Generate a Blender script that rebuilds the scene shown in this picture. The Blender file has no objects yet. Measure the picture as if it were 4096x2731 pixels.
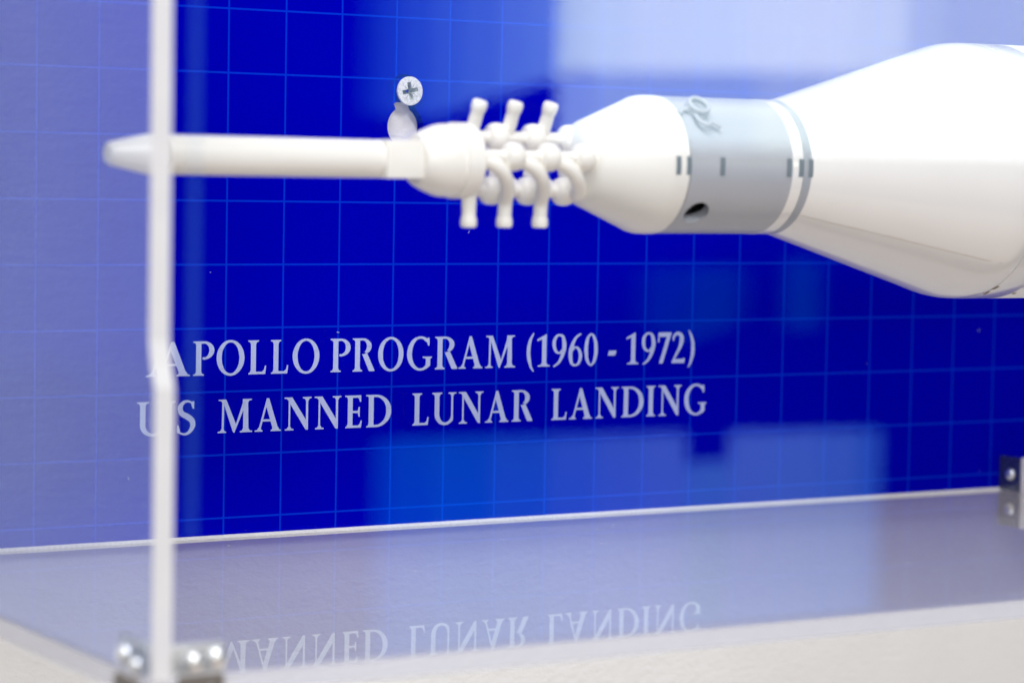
import bpy, bmesh, math, random
from mathutils import Vector, Matrix
C = bpy.context.scene.collection
S = 0.016          # one grid square of the printed board = 16 mm; all numbers below are in grid squares
PI = math.pi

# ------------------------------------------------------------ camera
cam = bpy.data.cameras.new('camera')
cam.sensor_width = 36.0
cam.lens = 93.37
cam.clip_start = 0.01
cam.clip_end = 60
cam.dof.use_dof = True
cam.dof.focus_distance = 42.3 * S
cam.dof.aperture_fstop = 11.6
cam_ob = bpy.data.objects.new('camera', cam)
C.objects.link(cam_ob)
Rr = Vector((0.85144763, -0.52413003, 0.01801789))
Rd = Vector((-0.01756477, -0.06283742, -0.99786920))
Rf = Vector((0.52414541, 0.84931689, -0.06270900))
M = Matrix(((Rr.x, -Rd.x, -Rf.x, 0), (Rr.y, -Rd.y, -Rf.y, 0), (Rr.z, -Rd.z, -Rf.z, 0), (0, 0, 0, 1)))
cam_ob.matrix_world = Matrix.Translation(Vector((-18.07115, -37.86955, 2.49427)) * S) @ M
sc = bpy.context.scene
sc.camera = cam_ob

# ------------------------------------------------------------ world and light
w = bpy.data.worlds.new('World'); sc.world = w; w.use_nodes = True
bg = w.node_tree.nodes['Background']
bg.inputs[0].default_value = (0.5, 0.55, 0.7, 1); bg.inputs[1].default_value = 0.004
sc.view_settings.view_transform = 'Standard'
sc.view_settings.look = 'None'
sc.view_settings.exposure = 0
sc.view_settings.gamma = 1
try: sc.view_settings.use_curve_mapping = False
except Exception: pass

sc.cycles.transparent_max_bounces = 48
sc.cycles.max_bounces = 16
sc.cycles.glossy_bounces = 8
sc.cycles.transmission_bounces = 16

def area(name, loc, target, size, sizey, watts, col):
    l = bpy.data.lights.new(name, 'AREA'); l.shape = 'RECTANGLE'
    l.size = size; l.size_y = sizey; l.energy = watts; l.color = col
    o = bpy.data.objects.new(name, l); C.objects.link(o)
    o.location = loc
    o.rotation_euler = (Vector(target) - Vector(loc)).to_track_quat('-Z', 'Y').to_euler()
    return o
# ceiling lights above and in front of the case, added front and side fills, an unseen lamp imitating warm floor bounce
area('ceiling_light', (-0.50, -0.80, 1.40), (-0.1, 0.0, 0.0), 0.8, 0.7, 23, (1.0, 0.98, 0.96))
area('front_fill', (0.02, -1.50, 1.02), (0.0, 0.0, 0.0), 0.42, 0.40, 15.5, (1.0, 0.97, 0.93))
area('side_fill', (-0.75, -1.55, 0.30), (0.0, 0.0, 0.03), 0.6, 0.9, 8.0, (1.0, 0.98, 0.95))
area('floor_bounce', (0.3, -0.7, -0.9), (0.2, -0.05, 0.0), 1.6, 0.9, 6.0, (1.0, 0.78, 0.62))

# ------------------------------------------------------------ helpers
def mesh_obj(name, bm, mat, parent=None, smooth=False, autosm=None):
    bmesh.ops.scale(bm, vec=(S, S, S), verts=bm.verts)
    me = bpy.data.meshes.new(name)
    bm.to_mesh(me); bm.free()
    mats = mat if isinstance(mat, (list, tuple)) else [mat]
    for m in mats: me.materials.append(m)
    if smooth:
        me.polygons.foreach_set('use_smooth', [True] * len(me.polygons))
        if autosm is not None:
            try: me.set_sharp_from_angle(angle=math.radians(autosm))
            except Exception: pass
    o = bpy.data.objects.new(name, me); C.objects.link(o)
    if parent is not None: o.parent = parent
    return o
def thing(name, label, cat, group=None):
    o = bpy.data.objects.new(name, None); C.objects.link(o)
    o.empty_display_size = 0.01
    o['label'] = label; o['category'] = cat
    if group: o['group'] = group
    return o
def tag(o, label, cat, group=None):
    o['label'] = label; o['category'] = cat
    if group: o['group'] = group
    return o
def box(bm, x0, x1, y0, y1, z0, z1, bev=0.0, seg=2, mat=0):
    r = bmesh.ops.create_cube(bm, size=1)
    vs = r['verts']
    for v in vs:
        v.co = Vector(((x0 + x1) / 2 + v.co.x * (x1 - x0), (y0 + y1) / 2 + v.co.y * (y1 - y0), (z0 + z1) / 2 + v.co.z * (z1 - z0)))
    fs = set(f for v in vs for f in v.link_faces)
    for f in fs: f.material_index = mat
    if bev > 0:
        es = list(set(e for v in vs for e in v.link_edges))
        bmesh.ops.bevel(bm, geom=es, offset=bev, segments=seg, affect='EDGES', profile=0.5)
def lathe_x(bm, prof, cy, cz, n=96, mat=0, close=True, a0=0.0, a1=2 * PI):
    """surface of revolution about an axis parallel to X; prof = [(x, r), ...]"""
    rings = []
    full = abs(a1 - a0 - 2 * PI) < 1e-6
    for x, r in prof:
        if r < 1e-6:
            rings.append([bm.verts.new((x, cy, cz))]); continue
        k = n if full else n + 1
        rings.append([bm.verts.new((x, cy + r * math.cos(a0 + (a1 - a0) * i / n), cz + r * math.sin(a0 + (a1 - a0) * i / n))) for i in range(k)])
    for a, b in zip(rings[:-1], rings[1:]):
        if len(a) == 1 and len(b) == 1: continue
        m = n
        for i in range(m):
            j = (i + 1) % len(b if len(b) > 1 else a)
            if len(a) == 1: f = bm.faces.new((a[0], b[i], b[j]))
            elif len(b) == 1: f = bm.faces.new((a[i], b[0], a[j]))
            else: f = bm.faces.new((a[i], b[i], b[j], a[j]))
            f.material_index = mat
    bmesh.ops.recalc_face_normals(bm, faces=bm.faces)
def tube(bm, pts, rads, n=20, cap=True):
    """round tube along 3D points with a radius at each"""
    P = [Vector(p) for p in pts]
    t0 = (P[1] - P[0]).normalized()
    up = Vector((0, 0, 1)) if abs(t0.z) < 0.9 else Vector((1, 0, 0))
    u = t0.cross(up).normalized(); prev = None
    rings = []
    for i, p in enumerate(P):
        if i == 0: t = P[1] - P[0]
        elif i == len(P) - 1: t = P[-1] - P[-2]
        else: t = (P[i + 1] - P[i]).normalized() + (P[i] - P[i - 1]).normalized()
        t.normalize()
        u = (u - t * u.dot(t)).normalized(); v = t.cross(u)
        rings.append([bm.verts.new(p + (u * math.cos(2 * PI * k / n) + v * math.sin(2 * PI * k / n)) * rads[i]) for k in range(n)])
    for a, b in zip(rings[:-1], rings[1:]):
        for i in range(n):
            j = (i + 1) % n
            bm.faces.new((a[i], a[j], b[j], b[i]))
    if cap:
        bm.faces.new(rings[0][::-1]); bm.faces.new(rings[-1])
    bmesh.ops.recalc_face_normals(bm, faces=bm.faces)
def smooth_pts(pts, sub=6):
    P = [Vector(p) for p in pts]; out = []
    for i in range(len(P) - 1):
        p0 = P[max(i - 1, 0)]; p1 = P[i]; p2 = P[i + 1]; p3 = P[min(i + 2, len(P) - 1)]
        for k in range(sub):
            t = k / sub
            out.append(0.5 * ((2 * p1) + (p2 - p0) * t + (2 * p0 - 5 * p1 + 4 * p2 - p3) * t * t + (3 * p1 - p0 - 3 * p2 + p3) * t ** 3))
    out.append(P[-1]); return out

# ------------------------------------------------------------ materials
def nt(name):
    m = bpy.data.materials.new(name); m.use_nodes = True
    return m, m.node_tree.nodes, m.node_tree.links
def noise(N, L, scale, detail=4, vec=None):
    n = N.new('ShaderNodeTexNoise'); n.inputs['Scale'].default_value = scale; n.inputs['Detail'].default_value = detail
    if vec is None:
        tc = N.new('ShaderNodeTexCoord'); L.new(tc.outputs['Object'], n.inputs['Vector'])
    else: L.new(vec, n.inputs['Vector'])
    return n
def plastic(name, col, rough=0.3, spec=0.5, coat=0.0, sss=0.0, var=0.02, bump=0.0):
    m, N, L = nt(name); b = N['Principled BSDF']
    n = noise(N, L, 90)
    mx = N.new('ShaderNodeMix'); mx.data_type = 'RGBA'
    mx.inputs['A'].default_value = (*[max(0, c - var) for c in col], 1)
    mx.inputs['B'].default_value = (*[min(1, c + var) for c in col], 1)
    L.new(n.outputs['Fac'], mx.inputs['Factor']); L.new(mx.outputs['Result'], b.inputs['Base Color'])
    mr = N.new('ShaderNodeMapRange'); mr.inputs['To Min'].default_value = rough * 0.8; mr.inputs['To Max'].default_value = rough * 1.2
    L.new(n.outputs['Fac'], mr.inputs['Value']); L.new(mr.outputs['Result'], b.inputs['Roughness'])
    b.inputs['Specular IOR Level'].default_value = spec
    b.inputs['Coat Weight'].default_value = coat
    b.inputs['Coat Roughness'].default_value = 0.08
    if sss > 0:
        b.inputs['Subsurface Weight'].default_value = sss
        b.inputs['Subsurface Radius'].default_value = (0.002, 0.0016, 0.001)
        b.inputs['Subsurface Scale'].default_value = 1.0
    return m
white_pl = plastic('white_plastic', (0.90, 0.895, 0.875), 0.3, coat=0.9)
cream_pl = plastic('cream_plastic', (0.93, 0.915, 0.86), 0.3)
grey_pl = plastic('pale_grey_plastic', (0.45, 0.47, 0.515), 0.3)
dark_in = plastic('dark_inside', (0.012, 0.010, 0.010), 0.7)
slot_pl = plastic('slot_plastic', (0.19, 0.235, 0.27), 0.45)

def metal(name, col, rough, var=0.25, scale=250, met=0.85):
    m, N, L = nt(name); b = N['Principled BSDF']
    n = noise(N, L, scale, 6)
    mx = N.new('ShaderNodeMix'); mx.data_type = 'RGBA'
    mx.inputs['A'].default_value = (*[c * (1 - var) for c in col], 1); mx.inputs['B'].default_value = (*col, 1)
    cr = N.new('ShaderNodeValToRGB'); cr.color_ramp.elements[0].position = 0.35; cr.color_ramp.elements[1].position = 0.6
    L.new(n.outputs['Fac'], cr.inputs[0]); L.new(cr.outputs[0], mx.inputs['Factor'])
    L.new(mx.outputs['Result'], b.inputs['Base Color'])
    mr = N.new('ShaderNodeMapRange'); mr.inputs['To Min'].default_value = rough * 1.4; mr.inputs['To Max'].default_value = rough * 0.7
    L.new(n.outputs['Fac'], mr.inputs['Value']); L.new(mr.outputs['Result'], b.inputs['Roughness'])
    b.inputs['Metallic'].default_value = met
    bp = N.new('ShaderNodeBump'); bp.inputs['Strength'].default_value = 0.25; bp.inputs['Distance'].default_value = 0.0002
    L.new(n.outputs['Fac'], bp.inputs['Height']); L.new(bp.outputs[0], b.inputs['Normal'])
    return m
zinc = metal('zinc_plated_steel', (0.86, 0.87, 0.88), 0.5, 0.3, 1800, 0.3)
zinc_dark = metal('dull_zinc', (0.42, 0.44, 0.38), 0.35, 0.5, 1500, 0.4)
chrome = metal('polished_steel', (0.84, 0.87, 0.90), 0.3, 0.1)
brack_m = metal('bracket_steel', (0.16, 0.18, 0.24), 0.25, 0.15)

def wall_mat():
    m, N, L = nt('textured_white_wall'); b = N['Principled BSDF']
    n = noise(N, L, 420, 5); n2 = noise(N, L, 60, 3)
    mx = N.new('ShaderNodeMix'); mx.data_type = 'RGBA'
    mx.inputs['A'].default_value = (0.83, 0.835, 0.83, 1); mx.inputs['B'].default_value = (0.88, 0.885, 0.88, 1)
    L.new(n2.outputs['Fac'], mx.inputs['Factor']); L.new(mx.outputs['Result'], b.inputs['Base Color'])
    b.inputs['Roughness'].default_value = 0.75; b.inputs['Specular IOR Level'].default_value = 0.2
    mp = N.new('ShaderNodeMapping'); mp.inputs['Scale'].default_value = (1.0, 1.0, 1.6); mp.inputs['Rotation'].default_value = (0, 0.5, 0)
    tc = N.new('ShaderNodeTexCoord'); L.new(tc.outputs['Object'], mp.inputs[0]); L.new(mp.outputs[0], n.inputs['Vector'])
    bp = N.new('ShaderNodeBump'); bp.inputs['Strength'].default_value = 0.45; bp.inputs['Distance'].default_value = 0.0008
    L.new(n.outputs['Fac'], bp.inputs['Height']); L.new(bp.outputs[0], b.inputs['Normal'])
    return m
wall_m = wall_mat()

def board_mat():
    m, N, L = nt('printed_blue_acrylic'); b = N['Principled BSDF']
    tc = N.new('ShaderNodeTexCoord')
    sx = N.new('ShaderNodeSeparateXYZ'); L.new(tc.outputs['Object'], sx.inputs[0])
    grain = noise(N, L, 5200, 2, tc.outputs['Object'])
    def line(axis):
        d = N.new('ShaderNodeMath'); d.operation = 'DIVIDE'; d.inputs[1].default_value = S; L.new(sx.outputs[axis], d.inputs[0])
        a = N.new('ShaderNodeMath'); a.operation = 'ADD'; a.inputs[1].default_value = 0.5; L.new(d.outputs[0], a.inputs[0])
        f = N.new('ShaderNodeMath'); f.operation = 'FRACT'; L.new(a.outputs[0], f.inputs[0])
        s = N.new('ShaderNodeMath'); s.operation = 'SUBTRACT'; s.inputs[1].default_value = 0.5; L.new(f.outputs[0], s.inputs[0])
        ab = N.new('ShaderNodeMath'); ab.operation = 'ABSOLUTE'; L.new(s.outputs[0], ab.inputs[0])
        g = N.new('ShaderNodeMath'); g.operation = 'MULTIPLY_ADD'; g.inputs[1].default_value = 0.012; L.new(grain.outputs['Fac'], g.inputs[0]); L.new(ab.outputs[0], g.inputs[2])
        mr = N.new('ShaderNodeMapRange'); mr.interpolation_type = 'SMOOTHSTEP'
        mr.inputs['From Min'].default_value = 0.014; mr.inputs['From Max'].default_value = 0.025
        mr.inputs['To Min'].default_value = 1; mr.inputs['To Max'].default_value = 0
        L.new(g.outputs[0], mr.inputs['Value']); return mr
    lx, lz = line('X'), line('Z')
    mxx = N.new('ShaderNodeMath'); mxx.operation = 'MAXIMUM'; L.new(lx.outputs[0], mxx.inputs[0]); L.new(lz.outputs[0], mxx.inputs[1])
    mu = N.new('ShaderNodeMath'); mu.operation = 'MULTIPLY'; mu.inputs[1].default_value = 0.52; L.new(mxx.outputs[0], mu.inputs[0])
    mx = N.new('ShaderNodeMix'); mx.data_type = 'RGBA'
    mx.inputs['A'].default_value = (0.0, 0.0, 0.43, 1); mx.inputs['B'].default_value = (0.001, 0.060, 0.78, 1)
    L.new(mu.outputs[0], mx.inputs['Factor']); L.new(mx.outputs['Result'], b.inputs['Base Color'])
    b.inputs['Roughness'].default_value = 0.5
    b.inputs['Specular IOR Level'].default_value = 0.0
    return m
board_m = board_mat()
def letter_mat():
    m, N, L = nt('pale_blue_lettering'); b = N['Principled BSDF']
    n = noise(N, L, 2600, 3)
    mx = N.new('ShaderNodeMix'); mx.data_type = 'RGBA'
    mx.inputs['A'].default_value = (0.37, 0.44, 0.74, 1); mx.inputs['B'].default_value = (0.53, 0.60, 0.93, 1)
    L.new(n.outputs['Fac'], mx.inputs['Factor']); L.new(mx.outputs['Result'], b.inputs['Base Color'])
    b.inputs['Roughness'].default_value = 0.6; b.inputs['Specular IOR Level'].default_value = 0.0
    return m
letter_m = letter_mat()

def clear_sheet(name, strength=1.0, tint=(0.985, 0.99, 1.0), rough=0.0):
    """clear acrylic: straight-through plus a Fresnel mirror reflection on each face"""
    m, N, L = nt(name)
    for n in list(N): N.remove(n)
    out = N.new('ShaderNodeOutputMaterial')
    tr = N.new('ShaderNodeBsdfTransparent'); tr.inputs[0].default_value = (*tint, 1)
    gl = N.new('ShaderNodeBsdfGlossy'); gl.inputs['Roughness'].default_value = rough; gl.inputs[0].default_value = (1, 1, 1, 1)
    geo = N.new('ShaderNodeNewGeometry')
    io = N.new('ShaderNodeMix'); io.data_type = 'FLOAT'; io.inputs['A'].default_value = 1.49; io.inputs['B'].default_value = 1 / 1.49
    L.new(geo.outputs['Backfacing'], io.inputs['Factor'])
    fr = N.new('ShaderNodeFresnel'); L.new(io.outputs['Result'], fr.inputs['IOR'])
    mu = N.new('ShaderNodeMath'); mu.operation = 'MULTIPLY'; mu.inputs[1].default_value = strength; L.new(fr.outputs[0], mu.inputs[0])
    ms = N.new('ShaderNodeMixShader'); L.new(mu.outputs[0], ms.inputs[0]); L.new(tr.outputs[0], ms.inputs[1]); L.new(gl.outputs[0], ms.inputs[2])
    L.new(ms.outputs[0], out.inputs[0])
    return m
pane_m = clear_sheet('clear_acrylic')
floor_m = clear_sheet('clear_acrylic_floor', 1.08, (0.94, 0.965, 1.0))
under_m = clear_sheet('clear_acrylic_underside', 0.08)
def glass():
    m, N, L = nt('thick_clear_acrylic')
    for n in list(N): N.remove(n)
    out = N.new('ShaderNodeOutputMaterial')
    rf = N.new('ShaderNodeBsdfRefraction'); rf.inputs['IOR'].default_value = 1.49; rf.inputs['Roughness'].default_value = 0.0
    gl = N.new('ShaderNodeBsdfGlossy'); gl.inputs['Roughness'].default_value = 0.0; gl.inputs[0].default_value = (0.55, 0.67, 1.0, 1)
    fr = N.new('ShaderNodeFresnel'); fr.inputs['IOR'].default_value = 1.49
    ms = N.new('ShaderNodeMixShader'); L.new(fr.outputs[0], ms.inputs[0]); L.new(rf.outputs[0], ms.inputs[1]); L.new(gl.outputs[0], ms.inputs[2])
    L.new(ms.outputs[0], out.inputs[0])
    return m
glass_m = glass()
def edge_mat(name, op, col=(0.86, 0.87, 0.88)):
    m, N, L = nt(name)
    for n in list(N): N.remove(n)
    out = N.new('ShaderNodeOutputMaterial')
    tr = N.new('ShaderNodeBsdfTransparent')
    df = N.new('ShaderNodeBsdfDiffuse'); tl = N.new('ShaderNodeBsdfTranslucent')
    n = noise(N, L, 120, 3)
    mx = N.new('ShaderNodeMix'); mx.data_type = 'RGBA'
    mx.inputs['A'].default_value = (*[c * 0.95 for c in col], 1); mx.inputs['B'].default_value = (*[min(1, c * 1.08) for c in col], 1)
    L.new(n.outputs['Fac'], mx.inputs['Factor'])
    L.new(mx.outputs['Result'], df.inputs[0]); L.new(mx.outputs['Result'], tl.inputs[0])
    a = N.new('ShaderNodeMixShader'); a.inputs[0].default_value = 0.35
    L.new(df.outputs[0], a.inputs[1]); L.new(tl.outputs[0], a.inputs[2])
    c = N.new('ShaderNodeMixShader'); c.inputs[0].default_value = op
    L.new(tr.outputs[0], c.inputs[1]); L.new(a.outputs[0], c.inputs[2])
    L.new(c.outputs[0], out.inputs[0])
    return m
edge_m = edge_mat('sawn_acrylic_edge', 0.94, (0.93, 0.94, 0.96))
edge_faint = edge_mat('polished_acrylic_edge', 0.02, (0.3, 0.6, 1.0))
edge_floor = edge_mat('pale_floor_edge', 0.35, (0.62, 0.66, 0.85))
strip_m = edge_mat('reflection_strip', 0.035, (0.15, 0.5, 1.0))  # reflected stripe put into the colour
def emit(name, col, st):
    m, N, L = nt(name)
    for n in list(N): N.remove(n)
    out = N.new('ShaderNodeOutputMaterial'); e = N.new('ShaderNodeEmission')
    e.inputs[0].default_value = (*col, 1); e.inputs[1].default_value = st
    L.new(e.outputs[0], out.inputs[0]); return m

# ------------------------------------------------------------ the wall behind
bm = bmesh.new()
box(bm, -160, 160, 0.215, 8, -90, 90)
o = mesh_obj('wall', bm, wall_m); o['kind'] = 'structure'

# ------------------------------------------------------------ printed board with keyhole
def board():
    cu = bpy.data.curves.new('b', 'CURVE'); cu.dimensions = '2D'; cu.fill_mode = 'BOTH'
    cu.extrude = 0.10 * S
    def spl(pts):
        s = cu.splines.new('POLY'); s.points.add(len(pts) - 1); s.use_cyclic_u = True
        for i, (x, y) in enumerate(pts): s.points[i].co = (x * S, y * S, 0, 1)
    spl([(-5.58, -3.27), (34, -3.27), (34, 13), (-5.58, 13)])
    # keyhole: upper lobe, neck, lower lobe
    k = []
    c1, r1 = (3.155, 3.80), 0.285; c2, r2 = (3.185, 3.235), 0.335; hw = 0.185
    a1 = math.asin(hw / r1); a2 = math.asin(hw / r2)
    n = 28
    for i in range(n + 1):
        a = -PI / 2 + a1 + (2 * PI - 2 * a1) * i / n
        k.append((c1[0] + r1 * math.cos(a), c1[1] + r1 * math.sin(a)))
    for i in range(n + 1):
        a = PI / 2 + a2 + (2 * PI - 2 * a2) * i / n
        k.append((c2[0] + r2 * math.cos(a), c2[1] + r2 * math.sin(a)))
    spl(k)
    tmp = bpy.data.objects.new('tmp', cu); C.objects.link(tmp)
    dg = bpy.context.evaluated_depsgraph_get()
    me = bpy.data.meshes.new_from_object(tmp.evaluated_get(dg))
    bpy.data.objects.remove(tmp); bpy.data.curves.remove(cu)
    for v in me.vertices:
        x, y, z = v.co
        v.co = (x, -z + 0.10 * S, y)
    b2 = bmesh.new(); b2.from_mesh(me); bmesh.ops.recalc_face_normals(b2, faces=b2.faces); b2.to_mesh(me); b2.free()
    me.materials.clear(); me.materials.append(board_m)
    o = bpy.data.objects.new('display_board', me); C.objects.link(o)
    return tag(o, 'deep blue board with a fine grid and two lines of pale lettering', 'display board')
brd = board()
# added blue plate behind the screw, standing in for shade in the keyhole
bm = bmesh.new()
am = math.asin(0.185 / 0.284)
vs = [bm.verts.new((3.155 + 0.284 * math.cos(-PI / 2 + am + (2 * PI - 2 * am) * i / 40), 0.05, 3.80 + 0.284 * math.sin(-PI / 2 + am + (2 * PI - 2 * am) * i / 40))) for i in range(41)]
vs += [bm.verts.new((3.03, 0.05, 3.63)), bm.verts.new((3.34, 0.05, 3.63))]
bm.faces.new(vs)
mesh_obj('keyhole_shade', bm, board_m, brd)

# ------------------------------------------------------------ lettering (drawn glyph by glyph)
T, t_, SF = 0.165, 0.062, 0.045
def quadstrip(a, b): return [[a[i], a[i + 1], b[i + 1], b[i]] for i in range(len(a) - 1)]
def arc(cx, cy, rx, ry, a0, a1, n=28, p=2.0):
    r = []
    for i in range(n + 1):
        a = math.radians(a0 + (a1 - a0) * i / n); c, s = math.cos(a), math.sin(a)
        r.append((cx + rx * math.copysign(abs(c) ** (2 / p), c), cy + ry * math.copysign(abs(s) ** (2 / p), s)))
    return r
def bowl(cx, cy, rx, ry, ix, iy, a0, a1, dx=0, dy=0, n=28, p=2.0):
    return quadstrip(arc(cx, cy, rx, ry, a0, a1, n, p), arc(cx + dx, cy + dy, ix, iy, a0, a1, n, p))
def brush(pts, sub=7):
    """pts: (x, y, width) along the centre line"""
    P = []
    for i in range(len(pts) - 1):
        p0, p1, p2, p3 = pts[max(i - 1, 0)], pts[i], pts[i + 1], pts[min(i + 2, len(pts) - 1)]
        for k in range(sub):
            t = k / sub
            P.append(tuple(0.5 * (2 * b + (c - a) * t + (2 * a - 5 * b + 4 * c - d) * t * t + (3 * b - a - 3 * c + d) * t ** 3) for a, b, c, d in zip(p0, p1, p2, p3)))
    P.append(pts[-1])
    A, B = [], []
    for i, (x, y, wd) in enumerate(P):
        q0, q1 = P[max(i - 1, 0)], P[min(i + 1, len(P) - 1)]
        dx, dy = q1[0] - q0[0], q1[1] - q0[1]; l = math.hypot(dx, dy) or 1
        nx, ny = -dy / l * wd / 2, dx / l * wd / 2
        A.append((x + nx, y + ny)); B.append((x - nx, y - ny))
    return quadstrip(A, B)
def serif(xl, xr, s0, s1, y, d):
    return [[(xl, y), (xr, y), (xr, y + d * 0.035), (s1 + 0.35 * (xr - s1), y + d * 0.052), (s1, y + d * 0.12), (s0, y + d * 0.12), (s0 - 0.35 * (s0 - xl), y + d * 0.052), (xl, y + d * 0.035)]]
def stem(x0, x1, y0=0.0, y1=1.0): return [[(x0, y0), (x1, y0), (x1, y1), (x0, y1)]]
def full(x0, x1, e=0.09, top=True, bot=True):
    r = stem(x0, x1)
    if top: r += serif(x0 - e, x1 + e, x0, x1, 1, -1)
    if bot: r += serif(x0 - e, x1 + e, x0, x1, 0, 1)
    return r
def gA(wd=0.88):
    k = wd / 0.88
    g = [[(0.11, 0), (0.178, 0), (0.425, 0.86), (0.40, 1)],
         [(0.40, 1), (0.478, 1), (0.815, 0), (0.63, 0), (0.375, 0.78)],
         [(0.20, 0.30), (0.56, 0.30), (0.54, 0.365), (0.22, 0.365)]]
    g += serif(0.0, 0.265, 0.125, 0.20, 0, 1) + serif(0.535, 0.88, 0.60, 0.79, 0, 1)
    return g, 0.88
def gP():
    g = full(0.095, 0.265, 0.09, top=False)
    g += [[(0, 1), (0.28, 1), (0.28, 0.94), (0.095, 0.90), (0.06, 0.955), (0, 0.965)]]
    g += bowl(0.36, 0.735, 0.33, 0.265, 0.165, 0.20, 90, -100, 0, 0.0)
    g += [[(0.25, 1), (0.37, 1), (0.37, 0.935), (0.25, 0.925)]]
    g += brush([(0.40, 0.505, 0.065), (0.36, 0.495, 0.065), (0.31, 0.52, 0.06)], 3)
    return g, 0.69
def gO(wd=0.90): return bowl(wd / 2, 0.5, wd / 2, 0.525, wd / 2 - 0.165, 0.455, 0, 360, 0, 0, 56), wd
def gL():
    g = full(0.10, 0.265, 0.09, bot=False)
    g += [[(0.02, 0), (0.57, 0), (0.575, 0.065), (0.265, 0.075), (0.265, 0.10), (0.10, 0.12), (0.065, 0.05), (0.02, 0.035)]]
    g += [[(0.57, 0), (0.60, 0.245), (0.56, 0.25), (0.53, 0.13), (0.46, 0.07), (0.46, 0.03)]]
    return g, 0.61
def gR():
    g = full(0.09, 0.255, 0.085, top=False)
    g += [[(0, 1), (0.28, 1), (0.28, 0.94), (0.09, 0.90), (0.055, 0.955), (0, 0.965)]]
    g += bowl(0.34, 0.755, 0.32, 0.245, 0.155, 0.185, 90, -62, 0, 0.0)
    g += [[(0.25, 1), (0.35, 1), (0.35, 0.94), (0.25, 0.93)]]
    g += [[(0.33, 0.53), (0.37, 0.515), (0.50, 0.56), (0.76, 0.045), (0.77, 0.0), (0.58, 0.0)]]
    return g, 0.77
def gG():
    g = bowl(0.47, 0.5, 0.47, 0.525, 0.30, 0.455, 62, 318, 0.0, 0, 40)
    g += [[(0.68, 0.955), (0.775, 0.985), (0.79, 0.93), (0.79, 0.74), (0.745, 0.735), (0.70, 0.84), (0.61, 0.895)]]
    g += [[(0.665, 0.40), (0.82, 0.40), (0.82, 0.12), (0.70, 0.03), (0.665, 0.07)]]
    g += [[(0.55, 0.40), (0.88, 0.40), (0.88, 0.37), (0.83, 0.335), (0.66, 0.335), (0.62, 0.355), (0.55, 0.365)]]
    return g, 0.88
def gM():
    g = [[(0.125, 0), (0.19, 0), (0.205, 0.93), (0.14, 0.93)]]
    g += [[(0.81, 0), (0.985, 0), (0.965, 1), (0.82, 1)]]
    g += [[(0.02, 1), (0.27, 1), (0.27, 0.90), (0.14, 0.90), (0.10, 0.955), (0.02, 0.965)]]
    g += [[(0.16, 0.97), (0.27, 1), (0.60, 0.22), (0.52, 0.0), (0.49, 0.02)]]
    g += [[(0.50, 0.0), (0.54, 0.0), (0.90, 0.85), (0.87, 1), (0.84, 1)]]
    g += [[(0.80, 1), (1.09, 1), (1.09, 0.965), (1.01, 0.95), (0.96, 0.88), (0.80, 0.88)]]
    g += serif(0.0, 0.275, 0.125, 0.19, 0, 1) + serif(0.71, 1.11, 0.81, 0.985, 0, 1)
    return g, 1.12
def gN():
    g = [[(0.135, 0), (0.19, 0), (0.19, 0.95), (0.135, 0.95)]]
    g += [[(0.72, 0.0), (0.79, 0.0), (0.79, 0.98), (0.72, 0.98)]]
    g += [[(0, 1), (0.26, 1), (0.79, 0.20), (0.79, 0), (0.70, 0.02), (0.13, 0.90), (0.08, 0.955), (0, 0.965)]]
    g += serif(0.02, 0.31, 0.13, 0.195, 0, 1) + serif(0.61, 0.90, 0.715, 0.795, 1, -1)
    return g, 0.91
def gE():
    g = stem(0.095, 0.26)
    g += [[(0, 1), (0.54, 1), (0.54, 0.93), (0.26, 0.925), (0.095, 0.90), (0.06, 0.955), (0, 0.965)]]
    g += [[(0.43, 0.94), (0.555, 1), (0.555, 0.80), (0.515, 0.80), (0.49, 0.88)]]
    g += [[(0.255, 0.52), (0.46, 0.52), (0.46, 0.455), (0.255, 0.455)], [(0.44, 0.455), (0.44, 0.52), (0.475, 0.64), (0.51, 0.64), (0.51, 0.34), (0.475, 0.34)]]
    g += [[(0.02, 0), (0.555, 0), (0.57, 0.065), (0.26, 0.075), (0.26, 0.12), (0.095, 0.12), (0.06, 0.05), (0.02, 0.035)]]
    g += [[(0.555, 0), (0.585, 0.22), (0.545, 0.225), (0.515, 0.12), (0.45, 0.07), (0.45, 0.03)]]
    return g, 0.585
def gD():
    g = stem(0.095, 0.265)
    g += bowl(0.34, 0.5, 0.54, 0.5, 0.365, 0.43, 90, -90, 0, 0, 36)
    g += [[(0, 1), (0.345, 1), (0.345, 0.93), (0.265, 0.93), (0.095, 0.90), (0.06, 0.955), (0, 0.965)]]
    g += [[(0.01, 0), (0.345, 0), (0.345, 0.07), (0.265, 0.07), (0.095, 0.12), (0.06, 0.05), (0.01, 0.035)]]
    return g, 0.88
def gI(): return full(0.10, 0.27, 0.09), 0.37
def gU():
    a = arc(0.455, 0.33, 0.36, 0.355, 180, 360, 30); b = arc(0.47, 0.33, 0.265 - 0.05, 0.27, 180, 360, 30)
    b = [(0.475 + (x - 0.47) / 0.215 * 0.215, y) for x, y in b]
    a = [(min(x, 0.755), y) for x, y in a]
    g = quadstrip(a, b)
    g += stem(0.095, 0.26, 0.33, 1.0) + stem(0.69, 0.755, 0.33, 1.0)
    g += serif(0.0, 0.36, 0.095, 0.26, 1, -1) + serif(0.58, 0.87, 0.69, 0.755, 1, -1)
    return g, 0.87
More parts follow.
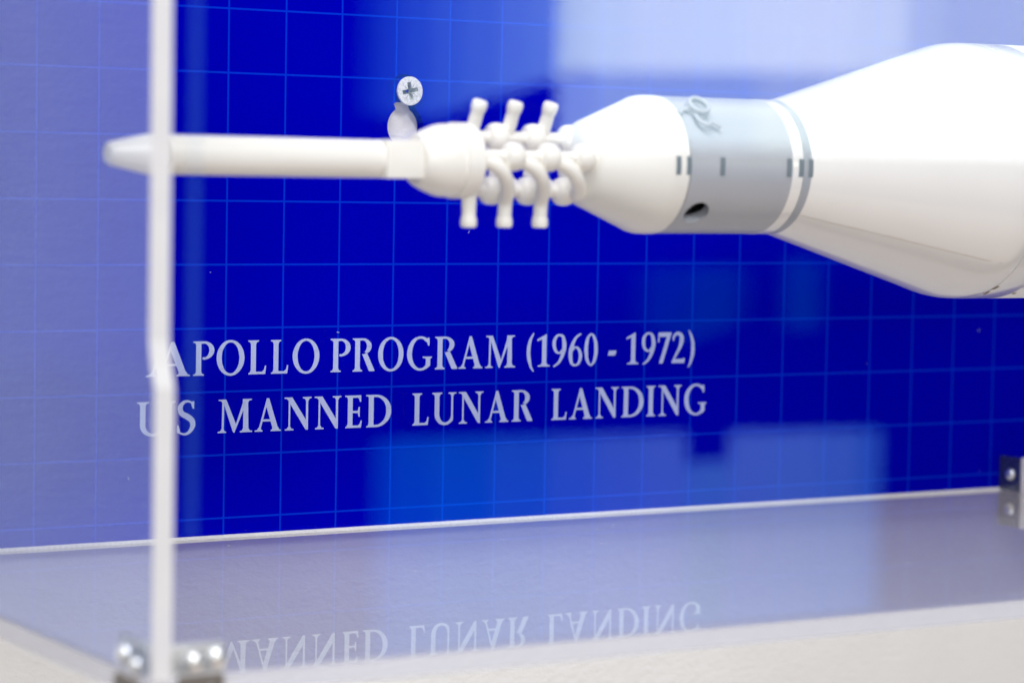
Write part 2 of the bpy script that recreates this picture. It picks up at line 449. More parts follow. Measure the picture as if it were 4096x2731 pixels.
def gS():
    g = brush([(0.49, 0.93, 0.05), (0.37, 0.985, 0.065), (0.22, 0.95, 0.10), (0.115, 0.80, 0.155), (0.17, 0.63, 0.165), (0.34, 0.53, 0.175), (0.49, 0.41, 0.175), (0.515, 0.24, 0.155), (0.41, 0.07, 0.10), (0.25, 0.008, 0.065), (0.06, 0.07, 0.05)], 6)
    g += [[(0.47, 0.965), (0.56, 0.99), (0.56, 0.76), (0.52, 0.755), (0.47, 0.87)], [(0.11, 0.03), (0.02, 0.06), (0.02, 0.28), (0.06, 0.285), (0.11, 0.14)]]
    return g, 0.61
def glp(): return brush([(0.265, 1.06, 0.03), (0.16, 0.90, 0.085), (0.085, 0.66, 0.125), (0.07, 0.45, 0.135), (0.095, 0.22, 0.125), (0.165, 0.0, 0.085), (0.265, -0.15, 0.03)], 6), 0.29
def grp():
    g, wd = glp(); return [[(wd - x, y) for x, y in q] for q in g], wd
def g1():
    g = stem(0.185, 0.345, 0, 0.93) + serif(0.03, 0.475, 0.185, 0.345, 0, 1)
    g += [[(0, 0.80), (0.0, 0.86), (0.345, 1.02), (0.345, 0.86), (0.20, 0.865)]]
    return g, 0.475
def g0(): return bowl(0.255, 0.5, 0.255, 0.52, 0.255 - 0.135, 0.455, 0, 360, 0, 0, 48), 0.51
def g9():
    g = bowl(0.25, 0.70, 0.25, 0.315, 0.125, 0.25, 75, 318, 0, 0, 36)
    g += brush([(0.27, 0.985, 0.065), (0.39, 0.93, 0.10), (0.45, 0.72, 0.145), (0.435, 0.50, 0.145), (0.35, 0.27, 0.115), (0.22, 0.09, 0.08), (0.05, -0.01, 0.05)], 6)
    g += brush([(0.30, 0.40, 0.055), (0.38, 0.46, 0.06), (0.44, 0.56, 0.06)], 4)
    return g, 0.52
def g6():
    g, wd = g9(); return [[(wd - x, 1 - y) for x, y in q] for q in g], 0.52
def g7():
    return [[(0.02, 1), (0.54, 1), (0.54, 0.96), (0.49, 0.86), (0.04, 0.86)], [(0.02, 1), (0.065, 1), (0.06, 0.70), (0.0, 0.68)], [(0.36, 0.88), (0.52, 0.92), (0.20, 0.0), (0.055, 0.0)]], 0.54
def g2():
    g = brush([(0.055, 0.73, 0.05), (0.09, 0.88, 0.09), (0.22, 0.965, 0.10), (0.36, 0.90, 0.14), (0.395, 0.74, 0.165), (0.34, 0.55, 0.13), (0.22, 0.34, 0.09), (0.05, 0.07, 0.06)], 6)
    g += [[(0.0, 0), (0.51, 0), (0.53, 0.155), (0.49, 0.155), (0.42, 0.13), (0.05, 0.13), (0.0, 0.05)]]
    return g, 0.53
def gdash(): return [[(0.0, 0.295), (0.28, 0.295), (0.33, 0.45), (0.05, 0.45)]], 0.33
GL = {'A': gA, 'P': gP, 'O': gO, 'L': gL, 'R': gR, 'G': gG, 'M': gM, 'N': gN, 'E': gE, 'D': gD, 'I': gI, 'U': gU, 'S': gS, '(': glp, ')': grp, '1': g1, '0': g0, '9': g9, '6': g6, '7': g7, '2': g2, '-': gdash}
def text_line(name, items, z0, h, label):
    bm = bmesh.new(); k = 0
    for ch, xa, xb in items:
        polys, wd = GL[ch](); sx = (xb - xa) / wd
        for q in polys:
            y = -0.003 - 0.0006 * (k % 11); k += 1
            area2 = sum(q[i][0] * q[(i + 1) % len(q)][1] - q[(i + 1) % len(q)][0] * q[i][1] for i in range(len(q)))
            if abs(area2) < 1e-7: continue
            vs = []
            for x, z in q:
                c = (xa + x * sx, y, z0 + z * h)
                if vs and (vs[-1].co - Vector(c)).length < 1e-6: continue
                vs.append(bm.verts.new(c))
            if len(vs) < 3: continue
            bm.faces.new(vs)
    for f in bm.faces:
        f.normal_update()
        if f.normal.y > 0: f.normal_flip()
    o = mesh_obj(name, bm, letter_m, brd); o['label'] = label
    return o
L1 = [('A', -1.194, -0.608), ('P', -0.556, -0.192), ('O', -0.152, 0.331), ('L', 0.392, 0.72), ('L', 0.791, 1.11), ('O', 1.184, 1.663), ('P', 1.864, 2.23), ('R', 2.268, 2.675), ('O', 2.739, 3.212), ('G', 3.28, 3.751), ('R', 3.807, 4.238), ('A', 4.258, 4.724), ('M', 4.777, 5.37), ('(', 5.591, 5.745), ('1', 5.798, 6.052), ('9', 6.103, 6.379), ('6', 6.433, 6.705), ('0', 6.751, 7.025), ('-', 7.231, 7.409), ('1', 7.62, 7.874), ('9', 7.937, 8.219), ('7', 8.275, 8.56), ('2', 8.572, 8.852), (')', 8.909, 9.06)]
L2 = [('U', -1.336, -0.845), ('S', -0.829, -0.503), ('M', -0.122, 0.488), ('A', 0.525, 0.987), ('N', 1.049, 1.539), ('N', 1.589, 2.079), ('E', 2.143, 2.455), ('D', 2.529, 3.0), ('L', 3.389, 3.711), ('U', 3.77, 4.232), ('N', 4.275, 4.758), ('A', 4.795, 5.254), ('R', 5.313, 5.727), ('L', 6.1, 6.419), ('A', 6.464, 6.935), ('N', 6.996, 7.479), ('D', 7.535, 7.999), ('I', 8.055, 8.25), ('N', 8.307, 8.805), ('G', 8.862, 9.334)]
text_line('lettering', L1, -0.737, 0.538, 'upper line of pale serif capitals reading APOLLO PROGRAM (1960 - 1972)')
text_line('lettering', L2, -1.652, 0.528, 'lower line of pale serif capitals reading US MANNED LUNAR LANDING')

# ------------------------------------------------------------ screw in the keyhole
def screw():
    root = thing('cross_head_screw', 'silver countersunk screw with a cross recess, holding the blue board in its keyhole slot', 'screw')
    cx, cz, r = 3.235, 3.815, 0.228
    yf = -0.06
    # head with a four-armed recess cut through its face
    cu = bpy.data.curves.new('s', 'CURVE'); cu.dimensions = '2D'; cu.fill_mode = 'BOTH'; cu.extrude = 0.02 * S
    def spl(pts):
        s = cu.splines.new('POLY'); s.points.add(len(pts) - 1); s.use_cyclic_u = True
        for i, (x, y) in enumerate(pts): s.points[i].co = (x * S, y * S, 0, 1)
    spl([(r * math.cos(2 * PI * i / 64), r * math.sin(2 * PI * i / 64)) for i in range(64)])
    rec = []
    a, l = 0.036, 0.145
    rot = math.radians(12)
    base = [(a, a * 1.35), (a * 0.95, l), (-a * 0.95, l), (-a, a * 1.35)]
    for q in range(4):
        for x, y in base[:]:
            an = rot - q * -PI / 2
            rec.append((x * math.cos(an) - y * math.sin(an), x * math.sin(an) + y * math.cos(an)))
    spl(rec)
    tmp = bpy.data.objects.new('tmp', cu); C.objects.link(tmp)
    dg = bpy.context.evaluated_depsgraph_get()
    me = bpy.data.meshes.new_from_object(tmp.evaluated_get(dg))
    bpy.data.objects.remove(tmp); bpy.data.curves.remove(cu)
    bm = bmesh.new(); bm.from_mesh(me); bpy.data.meshes.remove(me)
    bmesh.ops.scale(bm, vec=(1 / S,) * 3, verts=bm.verts)
    for v in bm.verts:
        x, y, z = v.co; v.co = (cx + x, yf + 0.02 - z, cz + y)
    # rounded rim and the cone behind
    n = 64
    prof = [(r, yf + 0.0005), (r + 0.008, yf + 0.012), (r + 0.008, yf + 0.035), (r * 0.45, yf + 0.28), (r * 0.42, yf + 0.9), (0.02, yf + 0.92)]
    rings = [[bm.verts.new((cx + rr * math.cos(2 * PI * i / n), y, cz + rr * math.sin(2 * PI * i / n))) for i in range(n)] for rr, y in prof]
    for p, q in zip(rings[:-1], rings[1:]):
        for i in range(n): bm.faces.new((p[i], p[(i + 1) % n], q[(i + 1) % n], q[i]))
    bmesh.ops.recalc_face_normals(bm, faces=bm.faces)
    # thin cross cuts between the arms
    mesh_obj('screw_head', bm, zinc, root, True, 25)
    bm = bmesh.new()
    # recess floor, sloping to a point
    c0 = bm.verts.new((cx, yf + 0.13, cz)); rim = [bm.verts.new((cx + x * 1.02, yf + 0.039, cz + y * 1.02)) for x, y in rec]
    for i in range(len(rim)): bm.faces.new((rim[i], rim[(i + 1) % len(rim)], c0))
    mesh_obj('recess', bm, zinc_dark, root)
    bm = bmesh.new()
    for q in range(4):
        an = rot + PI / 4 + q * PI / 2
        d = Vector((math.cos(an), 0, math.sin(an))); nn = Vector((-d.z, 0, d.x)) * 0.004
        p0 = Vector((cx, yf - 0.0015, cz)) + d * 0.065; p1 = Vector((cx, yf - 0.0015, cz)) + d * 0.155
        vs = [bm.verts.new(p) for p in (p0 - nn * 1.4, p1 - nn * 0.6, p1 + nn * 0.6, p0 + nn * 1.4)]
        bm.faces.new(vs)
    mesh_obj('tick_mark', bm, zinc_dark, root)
    return root
screw()

# ------------------------------------------------------------ display case of clear acrylic
case = thing('display_case', 'clear acrylic box case with pale sawn edges and steel corner brackets', 'display case')
X0, X1 = -5.85, -5.60      # end panel
YF = -10.27                # its front edge above the notch
ZB = -3.315                # top face of the bottom panel
def side_panel():
    prof = [(0.21, ZB), (0.21, 13), (YF, 13), (YF, 0.62), (YF + 0.0, 0.55), (YF - 0.06, 0.28), (YF - 0.155, 0.02), (YF - 0.155, ZB)]
    bm = bmesh.new()
    a = [bm.verts.new((X0, y, z)) for y, z in prof]; b = [bm.verts.new((X1, y, z)) for y, z in prof]
    bm.faces.new(a).material_index = 0; bm.faces.new(b[::-1]).material_index = 0
    n = len(prof)
    for i in range(n):
        f = bm.faces.new((a[i], a[(i + 1) % n], b[(i + 1) % n], b[i])); f.material_index = 1
    bmesh.ops.recalc_face_normals(bm, faces=bm.faces)
    o = mesh_obj('side_panel', bm, [glass_m, edge_m], case)
    o['label'] = 'left end panel with a stepped white front edge'
side_panel()
def sheet(name, x0, x1, y0, y1, z0, z1, big, mats, parent=case):
    """acrylic sheet; 'big' is the axis of its two clear faces, the others are cut edges"""
    bm = bmesh.new(); box(bm, x0, x1, y0, y1, z0, z1)
    bm.normal_update()
    for f in bm.faces: f.material_index = 0 if abs(f.normal[big]) > 0.9 else 1
    return mesh_obj(name, bm, mats, parent)
sheet('bottom_panel', X0, 34, -10.28, -0.03, ZB - 0.25, ZB, 2, [floor_m, edge_floor, under_m])
for f in bpy.data.objects['bottom_panel'].data.polygons:
    if f.normal.z < -0.9 or f.normal.y > 0.9: f.material_index = 2
sheet('front_pane', X1 + 0.01, 34, YF + 0.02, YF + 0.25, ZB + 0.004, 13, 1, [pane_m, edge_faint])
# added pale strip behind the front pane, painting in a reflected stripe
sheet('reflected_stripe', -5.27, -5.08, -10.01, -9.96, -1.75, 13, 1, [strip_m, strip_m])
# pale sawn edge where the bottom panel meets the board
def saw_edge():
    bm = bmesh.new(); rnd = random.Random(4)
    x = X0; prev = None
    step = 0.045
    n = int((34 - X0) / step)
    for i in range(n + 1):
        x = X0 + i * step
        h = 0.047 + 0.0025 * rnd.random(); yy = -0.045 - 0.012 * (i % 2) * (0.4 + 0.6 * rnd.random())
        cur = [bm.verts.new((x, -0.004, ZB + h)), bm.verts.new((x, yy, ZB + h - 0.008)), bm.verts.new((x, yy - 0.012, ZB + 0.002))]
        if prev:
            for k in range(2): bm.faces.new((prev[k], prev[k + 1], cur[k + 1], cur[k]))
        prev = cur
    bmesh.ops.recalc_face_normals(bm, faces=bm.faces)
    mesh_obj('sawn_joint', bm, edge_m, case)
saw_edge()

def dome_nut(bm, c, axis, r):
    """low domed screw head; axis is the outward unit vector"""
    ax = Vector(axis); u = ax.cross(Vector((0, 0, 1)) if abs(ax.z) < 0.9 else Vector((1, 0, 0))).normalized(); v = ax.cross(u)
    c = Vector(c); prof = [(1, 0), (1, 0.18), (0.93, 0.38), (0.75, 0.58), (0.5, 0.72), (0.22, 0.79)]
    n = 28; rings = []
    for rr, h in prof: rings.append([bm.verts.new(c + ax * h * r + (u * math.cos(2 * PI * k / n) + v * math.sin(2 * PI * k / n)) * rr * r) for k in range(n)])
    for a, b in zip(rings[:-1], rings[1:]):
        for i in range(n): bm.faces.new((a[i], a[(i + 1) % n], b[(i + 1) % n], b[i]))
    top = bm.verts.new(c + ax * 0.8 * r)
    for i in range(n): bm.faces.new((rings[-1][i], rings[-1][(i + 1) % n], top))
    bmesh.ops.recalc_face_normals(bm, faces=bm.faces)
# front left corner: folded steel corner bracket inside, domed bolts through both panels
bm = bmesh.new()
box(bm, X1 + 0.01, X1 + 0.07, -10.10, -9.25, ZB + 0.01, ZB + 0.40, 0.02)
box(bm, X1 + 0.07, X1 + 0.80, -10.13, -10.07, ZB + 0.01, ZB + 0.34, 0.02)
box(bm, X1 + 0.07, X1 + 0.86, -10.07, -9.25, ZB + 0.01, ZB + 0.07, 0.02)
cb = mesh_obj('corner_bracket', bm, metal('brushed_bracket', (0.75, 0.76, 0.76), 0.45, 0.15, 250, 0.6), case, True, 30)
cb['label'] = 'shiny steel corner bracket at the front left foot of the case'
for c, ax, r in [((X0, -9.68, ZB + 0.20), (-1, 0, 0), 0.12), ((X0, -10.0, ZB + 0.12), (-1, 0, 0), 0.10),
                 ((X1 + 0.34, -10.30, ZB + 0.17), (0, -1, 0), 0.115), ((X1 + 0.62, -10.30, ZB + 0.20), (0, -1, 0), 0.12),
                 ((X1 + 0.52, -10.30, ZB - 0.12), (0, -1, 0), 0.09)]:
    bm = bmesh.new(); dome_nut(bm, c, ax, r); mesh_obj('bolt', bm, chrome, cb, True)
bm = bmesh.new()
box(bm, X0 - 0.10, X0 - 0.012, -10.15, -9.55, ZB - 0.45, ZB - 0.02, 0.03)
box(bm, X1 + 0.12, X1 + 0.70, -10.37, -10.29, ZB - 0.45, ZB + 0.02, 0.03)
mesh_obj('rubber_washer', bm, plastic('dark_rubber', (0.13, 0.115, 0.105), 0.6), cb)
# rear bracket further right, between board and bottom panel
bm = bmesh.new()
box(bm, 16.22, 16.28, -0.60, -0.01, ZB + 0.006, ZB + 0.66, 0.012)
rb = mesh_obj('corner_bracket', bm, brack_m, case); rb['label'] = 'dark steel bracket with domed screws at the right edge of the picture'
bm = bmesh.new(); box(bm, 16.22, 16.9, -0.68, -0.602, ZB + 0.006, ZB + 0.67, 0.012)
mesh_obj('flange', bm, edge_mat('bright_steel_edge', 1.0, (0.85, 0.83, 0.85)), rb)
bm = bmesh.new(); dome_nut(bm, (16.22, -0.34, ZB + 0.33), (-1, 0, 0), 0.11)
mesh_obj('bolt', bm, chrome, rb, True)

# dust and lint settled on the board and the bottom panel
bm = bmesh.new(); rnd = random.Random(11)
def fleck(p, ax1, ax2, l, w_):
    a = rnd.random() * PI; d = ax1 * math.cos(a) + ax2 * math.sin(a); e = ax2 * math.cos(a) - ax1 * math.sin(a)
    n = 5; A = []; B = []; bend = (rnd.random() - 0.5) * l
    for i in range(n):
        t = i / (n - 1) - 0.5; c = p + d * l * t + e * bend * (t * t * 2)
        A.append(bm.verts.new(c + e * w_)); B.append(bm.verts.new(c - e * w_))
    for i in range(n - 1): bm.faces.new((A[i], A[i + 1], B[i + 1], B[i]))
for i in range(46):
    fleck(Vector((rnd.uniform(-4, 20), rnd.uniform(-7, -0.2), ZB + 0.004)), Vector((1, 0, 0)), Vector((0, 1, 0)), rnd.choice([0.03, 0.04, 0.12]), 0.007)
for i in range(16):
    fleck(Vector((rnd.uniform(-4, 18), -0.012, rnd.uniform(ZB, 6))), Vector((1, 0, 0)), Vector((0, 0, 1)), rnd.choice([0.015, 0.02, 0.05]), 0.0035)
dust = mesh_obj('dust', bm, plastic('pale_dust', (0.6, 0.62, 0.66), 0.9)); dust['kind'] = 'stuff'
dust['label'] = 'fine pale lint and dust flecks on the board and clear floor'; dust['category'] = 'dust'

# ------------------------------------------------------------ rocket model
rocket = thing('rocket_model', 'white toy moon rocket lying nose left inside the clear case', 'model rocket')
AY, AZ = -6.0, 2.672
def part(name, prof, mat, n=96, autosm=35, parent=rocket, label=None, cy=AY, cz=AZ):
    bm = bmesh.new(); lathe_x(bm, prof, cy, cz, n)
    o = mesh_obj(name, bm, mat, parent, True, autosm)
    if label: o['label'] = label
    return o
part('nose_cap', [(-4.40, 0.0), (-4.40, 0.125), (-4.37, 0.150), (-4.30, 0.165), (-3.92, 0.25), (-3.84, 0.262), (-3.80, 0.268), (-3.78, 0.25)], cream_pl)
part('escape_rod', [(-3.78, 0.20), (-3.76, 0.252), (-3.70, 0.262), (-0.45, 0.262), (-0.43, 0.2)], cream_pl)
bm = bmesh.new(); box(bm, -0.62, -0.03, -6.30, -5.70, AZ - 0.262, AZ + 0.262, 0.02); mesh_obj('square_block', bm, cream_pl, rocket, True, 30)
part('rod_boss', [(-0.03, 0.0), (-0.03, 0.20), (0.02, 0.20), (0.03, 0.1)], cream_pl)
part('motor_dome', [(-0.03, 0.0), (-0.028, 0.34), (0.0, 0.37), (0.10, 0.42), (0.28, 0.49), (0.36, 0.505), (0.50, 0.512), (0.51, 0.495), (0.54, 0.495), (0.55, 0.53), (0.80, 0.53), (0.83, 0.50), (0.84, 0.0)], cream_pl)
# lattice tower: three long bars, knuckles, and pegs
ANG = [math.radians(9), math.radians(129), math.radians(249)]
def bar_pos(i, rho=0.45): return (AY - rho * math.cos(ANG[i]), AZ + rho * math.sin(ANG[i]))
offs = [0.0, 0.16, 0.02]
for i in range(3):
    y, z = bar_pos(i, 0.44)
    bm = bmesh.new(); lathe_x(bm, [(0.70, 0.0), (0.70, 0.088), (2.95, 0.088), (2.95, 0)], y, z, 24)
    mesh_obj('lattice_bar', bm, cream_pl, rocket, True, 40)
def knuckle(x, i):
    y, z = bar_pos(i, 0.44); bm = bmesh.new()
    prof = [(x - 0.15, 0.0), (x - 0.15, 0.10)]
    for k in range(9):
        a = PI * (k / 8); prof.append((x - 0.135 * math.cos(a), 0.115 + 0.09 * math.sin(a) ** 0.7))
    prof += [(x + 0.15, 0.10), (x + 0.15, 0.0)]
    lathe_x(bm, prof, y, z, 28); return mesh_obj('knuckle', bm, cream_pl, rocket, True, 60)
for k in range(3):
    knuckle(1.284 + 0.58 * k, 0); knuckle(1.444 + 0.61 * k, 1); knuckle(1.30 + 0.605 * k, 2)
def peg(pts, r=0.098, flare=0.118):
    P = [Vector(p) for p in pts]; L_ = [0.0]
    Q = smooth_pts(P, 6)
    for a, b in zip(Q[:-1], Q[1:]): L_.append(L_[-1] + (b - a).length)
    tot = L_[-1]
    # flared tip with rounded end
    tipd = (Q[-1] - Q[-2]).normalized()
    Q2, R2 = [], []
    for q, l in zip(Q, L_):
        if tot - l > 0.17: Q2.append(q); R2.append(r * (1.0 + 0.12 * max(0, 1 - l / 0.5)))
    e = Q[-1]
    for d, rr in ((0.165, r), (0.12, flare * 0.97), (0.09, flare), (0.03, flare), (0.0, flare * 0.88), (-0.006, flare * 0.6)):
        Q2.append(e - tipd * d); R2.append(rr)
    bm = bmesh.new(); tube(bm, Q2, R2, 22); return mesh_obj('arm', bm, cream_pl, rocket, True, 50)
for k in range(3):
    dx = 0.588 * k
    peg([(1.03 + dx, -5.62, 2.90), (1.035 + dx, -5.70, 3.05), (1.05 + dx, -5.78, 3.22), (1.07 + dx, -5.90, 3.51)], 0.094, 0.113)     # leaning up and forward
    peg([(0.86 + dx, -6.42, 2.69), (1.03 + dx, -6.47, 2.59), (1.19 + dx, -6.42, 2.44), (1.32 + dx, -6.26, 2.26), (1.372 + dx, -6.12, 2.10), (1.372 + dx, -6.10, 1.90), (1.37 + dx, -6.10, 1.752)] if k < 2 else
        [(0.86 + dx, -6.42, 2.69), (1.03 + dx, -6.47, 2.59), (1.19 + dx, -6.42, 2.44), (1.32 + dx, -6.26, 2.30), (1.40 + dx, -6.10, 2.22)], 0.10, 0.117)
    peg([(1.20 + dx, -5.85, 2.27), (1.22 + dx, -5.6, 2.34), (1.24 + dx, -5.35, 2.42), (1.25 + dx, -5.05, 2.50)], 0.092, 0.12)        # pointing at the board
peg([(0.80, -6.10, 2.36), (0.79, -6.10, 2.10), (0.79, -6.10, 1.752)], 0.098, 0.116)
# command module cone
part('command_cone', [(2.58, 0.0), (2.58, 0.36), (2.61, 0.48), (2.66, 0.57), (2.71, 0.615), (3.54, 0.955), (3.60, 0.985), (3.67, 1.0), (3.80, 1.005), (3.905, 1.005), (3.915, 0.985), (3.92, 0.9)], plastic('pale_cream_plastic', (0.89, 0.885, 0.84), 0.35), 128, label='blunt cream cone between the lattice tower and the grey drum')
# service module with an oblique round hole drilled in it
def drum_with_hole():
    bm = bmesh.new()
    n, m = 240, 44
    x0, x1 = 3.922, 5.735; r = 0.998
    hx, ha, hr = 4.225, None, 0.205
    # hole centre on the front-lower flank: angle measured from the front (-Y) towards below
    ha = math.radians(44)
    verts = {}
    def P(x, a, rr=r): return (x, AY - rr * math.cos(a), AZ - rr * math.sin(a))
    for i in range(n):
        for j in range(m + 1): verts[i, j] = bm.verts.new(P(x0 + (x1 - x0) * j / m, 2 * PI * i / n))
    def inside(i, j):
        a = 2 * PI * (i + 0.5) / n; x = x0 + (x1 - x0) * (j + 0.5) / m
        return math.hypot(x - hx, (a - ha) * r) < hr + 0.05
    for i in range(n):
        for j in range(m):
            if inside(i, j): continue
            bm.faces.new((verts[i, j], verts[(i + 1) % n, j], verts[(i + 1) % n, j + 1], verts[i, j + 1]))
    # stitch from the ragged boundary to a clean round hole
    bnd = [e for e in bm.edges if e.is_boundary and all(math.hypot(v.co.x - hx, v.co.y - (AY - r * math.cos(ha))) < 0.7 and x0 + 0.02 < v.co.x < x1 - 0.02 for v in e.verts)]
    bv = list(set(v for e in bnd for v in e.verts))
    def ang(v):
        a = math.atan2(-(v.co.z - AZ), -(v.co.y - AY)); return math.atan2((a - ha) * r, v.co.x - hx)
    bv.sort(key=ang)
    K = len(bv)
    ring = []; inner = []
    for v in bv:
        t = ang(v); a = ha + hr * math.sin(t) / r; x = hx + hr * math.cos(t)
        ring.append(bm.verts.new(P(x, a))); inner.append(bm.verts.new(P(x, a, 0.86)))
    for k in range(K):
        j = (k + 1) % K
        try: bm.faces.new((bv[k], bv[j], ring[j], ring[k]))
        except Exception: pass
        bm.faces.new((ring[k], ring[j], inner[j], inner[k]))
    bmesh.ops.recalc_face_normals(bm, faces=bm.faces)
    o = mesh_obj('grey_drum', bm, grey_pl, rocket, True, 40); o['label'] = 'pale grey drum with a round hole, small slots and a ringed nozzle'
    return o, hx, ha, hr
drum, hx, ha, hr = drum_with_hole()
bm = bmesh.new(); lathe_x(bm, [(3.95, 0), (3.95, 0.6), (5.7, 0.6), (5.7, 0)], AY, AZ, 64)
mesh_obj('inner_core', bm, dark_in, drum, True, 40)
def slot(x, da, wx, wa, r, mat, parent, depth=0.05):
    """flat darker patch on a round body, coloured to stand in for a shaded notch"""
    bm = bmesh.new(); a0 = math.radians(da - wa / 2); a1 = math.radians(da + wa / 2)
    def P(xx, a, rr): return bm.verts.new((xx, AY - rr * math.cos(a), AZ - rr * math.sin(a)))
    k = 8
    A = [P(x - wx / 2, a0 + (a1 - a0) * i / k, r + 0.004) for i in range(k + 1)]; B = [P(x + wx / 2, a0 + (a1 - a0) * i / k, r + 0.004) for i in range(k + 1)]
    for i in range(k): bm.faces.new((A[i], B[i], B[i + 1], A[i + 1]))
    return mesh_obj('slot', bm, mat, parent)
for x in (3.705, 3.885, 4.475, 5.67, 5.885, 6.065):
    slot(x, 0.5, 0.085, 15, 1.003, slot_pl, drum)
part('white_band', [(5.735, 0.95), (5.737, 1.003), (5.93, 1.003), (5.935, 0.95)], white_pl, 128)
part('grey_band', [(5.94, 0.95), (5.942, 1.001), (6.085, 1.001), (6.10, 0.985), (6.10, 0.8)], plastic('mid_grey_plastic', (0.40, 0.43, 0.48), 0.3), 128)
# ringed thruster nozzle on the upper flank
def nozzle():
    root_a = math.radians(-50)   # up from the front
    nrm = Vector((0, -math.cos(root_a), -math.sin(root_a)))
    c = Vector((4.23, AY, AZ)) + nrm * 1.0
    u = Vector((1, 0, 0)); v = nrm.cross(u)
    bm = bmesh.new()
    def ring(cc, R, rr, h):
        n, k = 36, 12; rings = []
        for i in range(n):
            a = 2 * PI * i / n; d = u * math.cos(a) + v * math.sin(a)
            rings.append([bm.verts.new(cc + d * (R + rr * math.cos(2 * PI * j / k)) + nrm * (h + rr * 1.3 * math.sin(2 * PI * j / k))) for j in range(k)])
        for i in range(n):
            for j in range(k):
                bm.faces.new((rings[i][j], rings[(i + 1) % n][j], rings[(i + 1) % n][(j + 1) % k], rings[i][(j + 1) % k]))
    ring(c, 0.15, 0.035, 0.12)
    ring(c, 0.14, 0.04, 0.03)
    for s in (-1, 1):
        p = c + v * (-0.20 * 1) + u * (0.0)
    # clip feet fore and aft with a small loop below
    dn = -v if v.z > 0 else v
    tube(bm, [c - u * 0.13 + nrm * 0.05, c - u * 0.28 + dn * 0.02 + nrm * 0.04, c - u * 0.33 + dn * 0.08 + nrm * 0.01], [0.045, 0.04, 0.045], 12)
    lp = smooth_pts([c - u * 0.10 + dn * 0.10 + nrm * 0.05, c - u * 0.10 + dn * 0.28 + nrm * 0.06, c + u * 0.0 + dn * 0.36 + nrm * 0.06, c + u * 0.09 + dn * 0.28 + nrm * 0.06, c + u * 0.13 + dn * 0.31 + nrm * 0.05, c + u * 0.25 + dn * 0.35 + nrm * 0.02], 5)
    tube(bm, lp, [0.032] * len(lp), 12)
    bmesh.ops.recalc_face_normals(bm, faces=bm.faces)
    mesh_obj('thruster_nozzle', bm, grey_pl, drum, True, 50)
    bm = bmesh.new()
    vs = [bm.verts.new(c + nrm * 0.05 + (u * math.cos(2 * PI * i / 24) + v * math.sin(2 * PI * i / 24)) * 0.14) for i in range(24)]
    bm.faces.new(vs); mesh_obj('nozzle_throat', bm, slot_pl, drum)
nozzle()
# flaring adapter cone and the big stage
part('adapter_cone', [(6.0, 0.60), (6.0, 0.93), (6.02, 0.975), (9.00, 1.868), (9.18, 1.925), (9.33, 1.962), (9.46, 1.983), (9.58, 1.993), (9.76, 1.997), (9.78, 1.992)], white_pl, 160, label='long white cone widening towards the right')
part('upper_stage', [(9.785, 1.98), (9.792, 1.997), (10.35, 1.999), (10.36, 1.994), (10.375, 1.994), (10.385, 2.0), (24.0, 2.0), (24.0, 0.0)], white_pl, 160, label='large white cylinder cut off by the right edge of the picture')
# raised seams along the cone
def seam(a_deg, lift, w_, name='seam'):
    a = math.radians(a_deg); bm = bmesh.new(); pr = [(6.10, 0.999), (9.00, 1.868), (9.18, 1.925), (9.46, 1.983)]
    A, B = [], []
    for x, r in pr:
        for da, lst in ((-w_ / r, A), (w_ / r, B)):
            lst.append(bm.verts.new((x, AY - (r + lift) * math.cos(a + da), AZ - (r + lift) * math.sin(a + da))))
    for i in range(len(A) - 1): bm.faces.new((A[i], B[i], B[i + 1], A[i + 1]))
    mesh_obj(name, bm, plastic('seam_shade', (0.74, 0.69, 0.63), 0.5), rocket)
seam(44.5, 0.003, 0.007)
for x in (9.78, 10.38):
    bm = bmesh.new(); a0, a1 = math.radians(62), math.radians(72)
    V = [bm.verts.new((x + dx + sh, AY - 2.004 * math.cos(a), AZ - 2.004 * math.sin(a))) for a, dx, sh in ((a0, 0, 0), (a0, 0.07, 0), (a1, 0.07, 0), (a1, 0, 0))]
    bm.faces.new(V); mesh_obj('slot', bm, plastic('slot_shade', (0.30, 0.22, 0.14), 0.6), rocket)

# ------------------------------------------------------------ windows of the room, glowing panes shaped and coloured for their reflections
win = thing('room_window', 'bright window bays across the room behind the photographer', 'window')
def pane(pts, col, st):
    bm = bmesh.new(); bm.faces.new([bm.verts.new((x, -180, z)) for x, z in pts])
    mesh_obj('pane', bm, emit('daylit_pane', col, st), win)
def pane_rgb(pts, rgb):
    k = max(rgb); pane(pts, tuple(c / k for c in rgb), k)
def bay(xs, top, bot, cols):
    # neighbouring strips of one window bay, glow colours stepped to grade the reflection
    for i in range(len(xs) - 1):
        a, b = xs[i], xs[i + 1]
        pane_rgb([[a, top(a)], [b, top(b)], [b, bot(b)], [a, bot(a)]], cols[i])
t1 = lambda x: 27.24 + (x - 107.9) * 0.07
def silh(x):      # lower edge of the panes, shaped to a dark silhouette in the reflection
    if x < 95.35: return 7.35
    if x < 109.85: return 7.29 + (x - 95.35) * (11.65 - 7.29) / 14.5
    return 11.65 + (x - 109.85) * 0.03
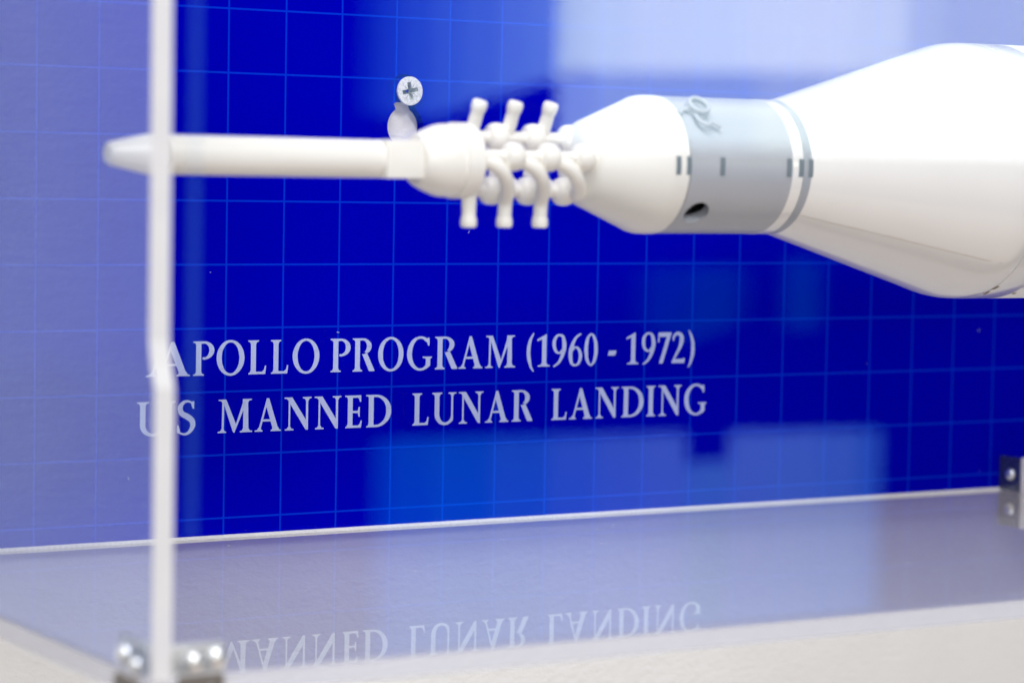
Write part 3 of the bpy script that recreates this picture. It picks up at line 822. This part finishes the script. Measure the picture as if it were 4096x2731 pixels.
bay([88.4, 90.2, 92.5, 95.35, 98.5, 102, 105, 107.95], t1, silh, [(0.03, 0.18, 0.5), (0.10, 0.45, 1.2), (0.22, 0.75, 1.8), (0.4, 1.1, 2.3), (0.6, 1.4, 2.7), (0.9, 1.8, 3.1), (1.1, 2.1, 3.4)])
bay([107.95, 109.85, 112, 116, 122, 128, 135, 141, 147.5], t1, silh, [(4.6, 6.0, 5.0), (5.4, 6.8, 5.6), (5.9, 7.3, 6.2), (6.4, 7.6, 6.4), (6.4, 7.7, 6.6), (6.7, 7.8, 6.5), (6.7, 7.7, 6.4), (6.2, 7.3, 6.0)])
bay([147.5, 152, 165, 200], t1, silh, [(4.6, 5.6, 4.9), (4.1, 5.0, 4.4), (3.6, 4.6, 4.2)])
bay([108.1, 112, 130, 165], lambda x: silh(x) - 0.03, lambda x: 5.2, [(2.2, 3.2, 4.2), (2.7, 3.8, 4.4), (3.4, 4.4, 4.4)])
t4 = lambda x: -20.27 - (x - 90.95) * 0.019
b4 = lambda x: -49.0
bay([90.2, 92, 96, 102, 108, 113, 118, 122.75], t4, b4, [(0.0, 0.30, 1.0), (0.01, 0.50, 1.6), (0.02, 0.62, 1.8), (0.10, 0.70, 1.9), (0.25, 0.80, 2.1), (0.38, 0.90, 2.2), (0.46, 0.98, 2.3)])
bay([122.78, 127.7], lambda x: -23.6, b4, [(0.38, 1.05, 2.0)])
bay([127.73, 132, 138, 143, 145.7], t4, b4, [(0.5, 1.05, 2.3), (0.48, 1.05, 2.3), (0.38, 0.95, 2.2), (0.2, 0.7, 1.8)])
bay([116.5, 118.5, 123, 128, 130], lambda x: -5.6, lambda x: -12.5 + abs(x - 123) * 0.3, [(0.0, 0.05, 0.12), (0.0, 0.12, 0.28), (0.0, 0.16, 0.34), (0.0, 0.06, 0.15)])  # dim panes added here and below for faint teal glows in the reflection
bay([133.0, 134.2, 137.2, 138.5], lambda x: -5.0, lambda x: -11.5, [(0.0, 0.08, 0.2), (0.0, 0.18, 0.4), (0.0, 0.08, 0.2)])
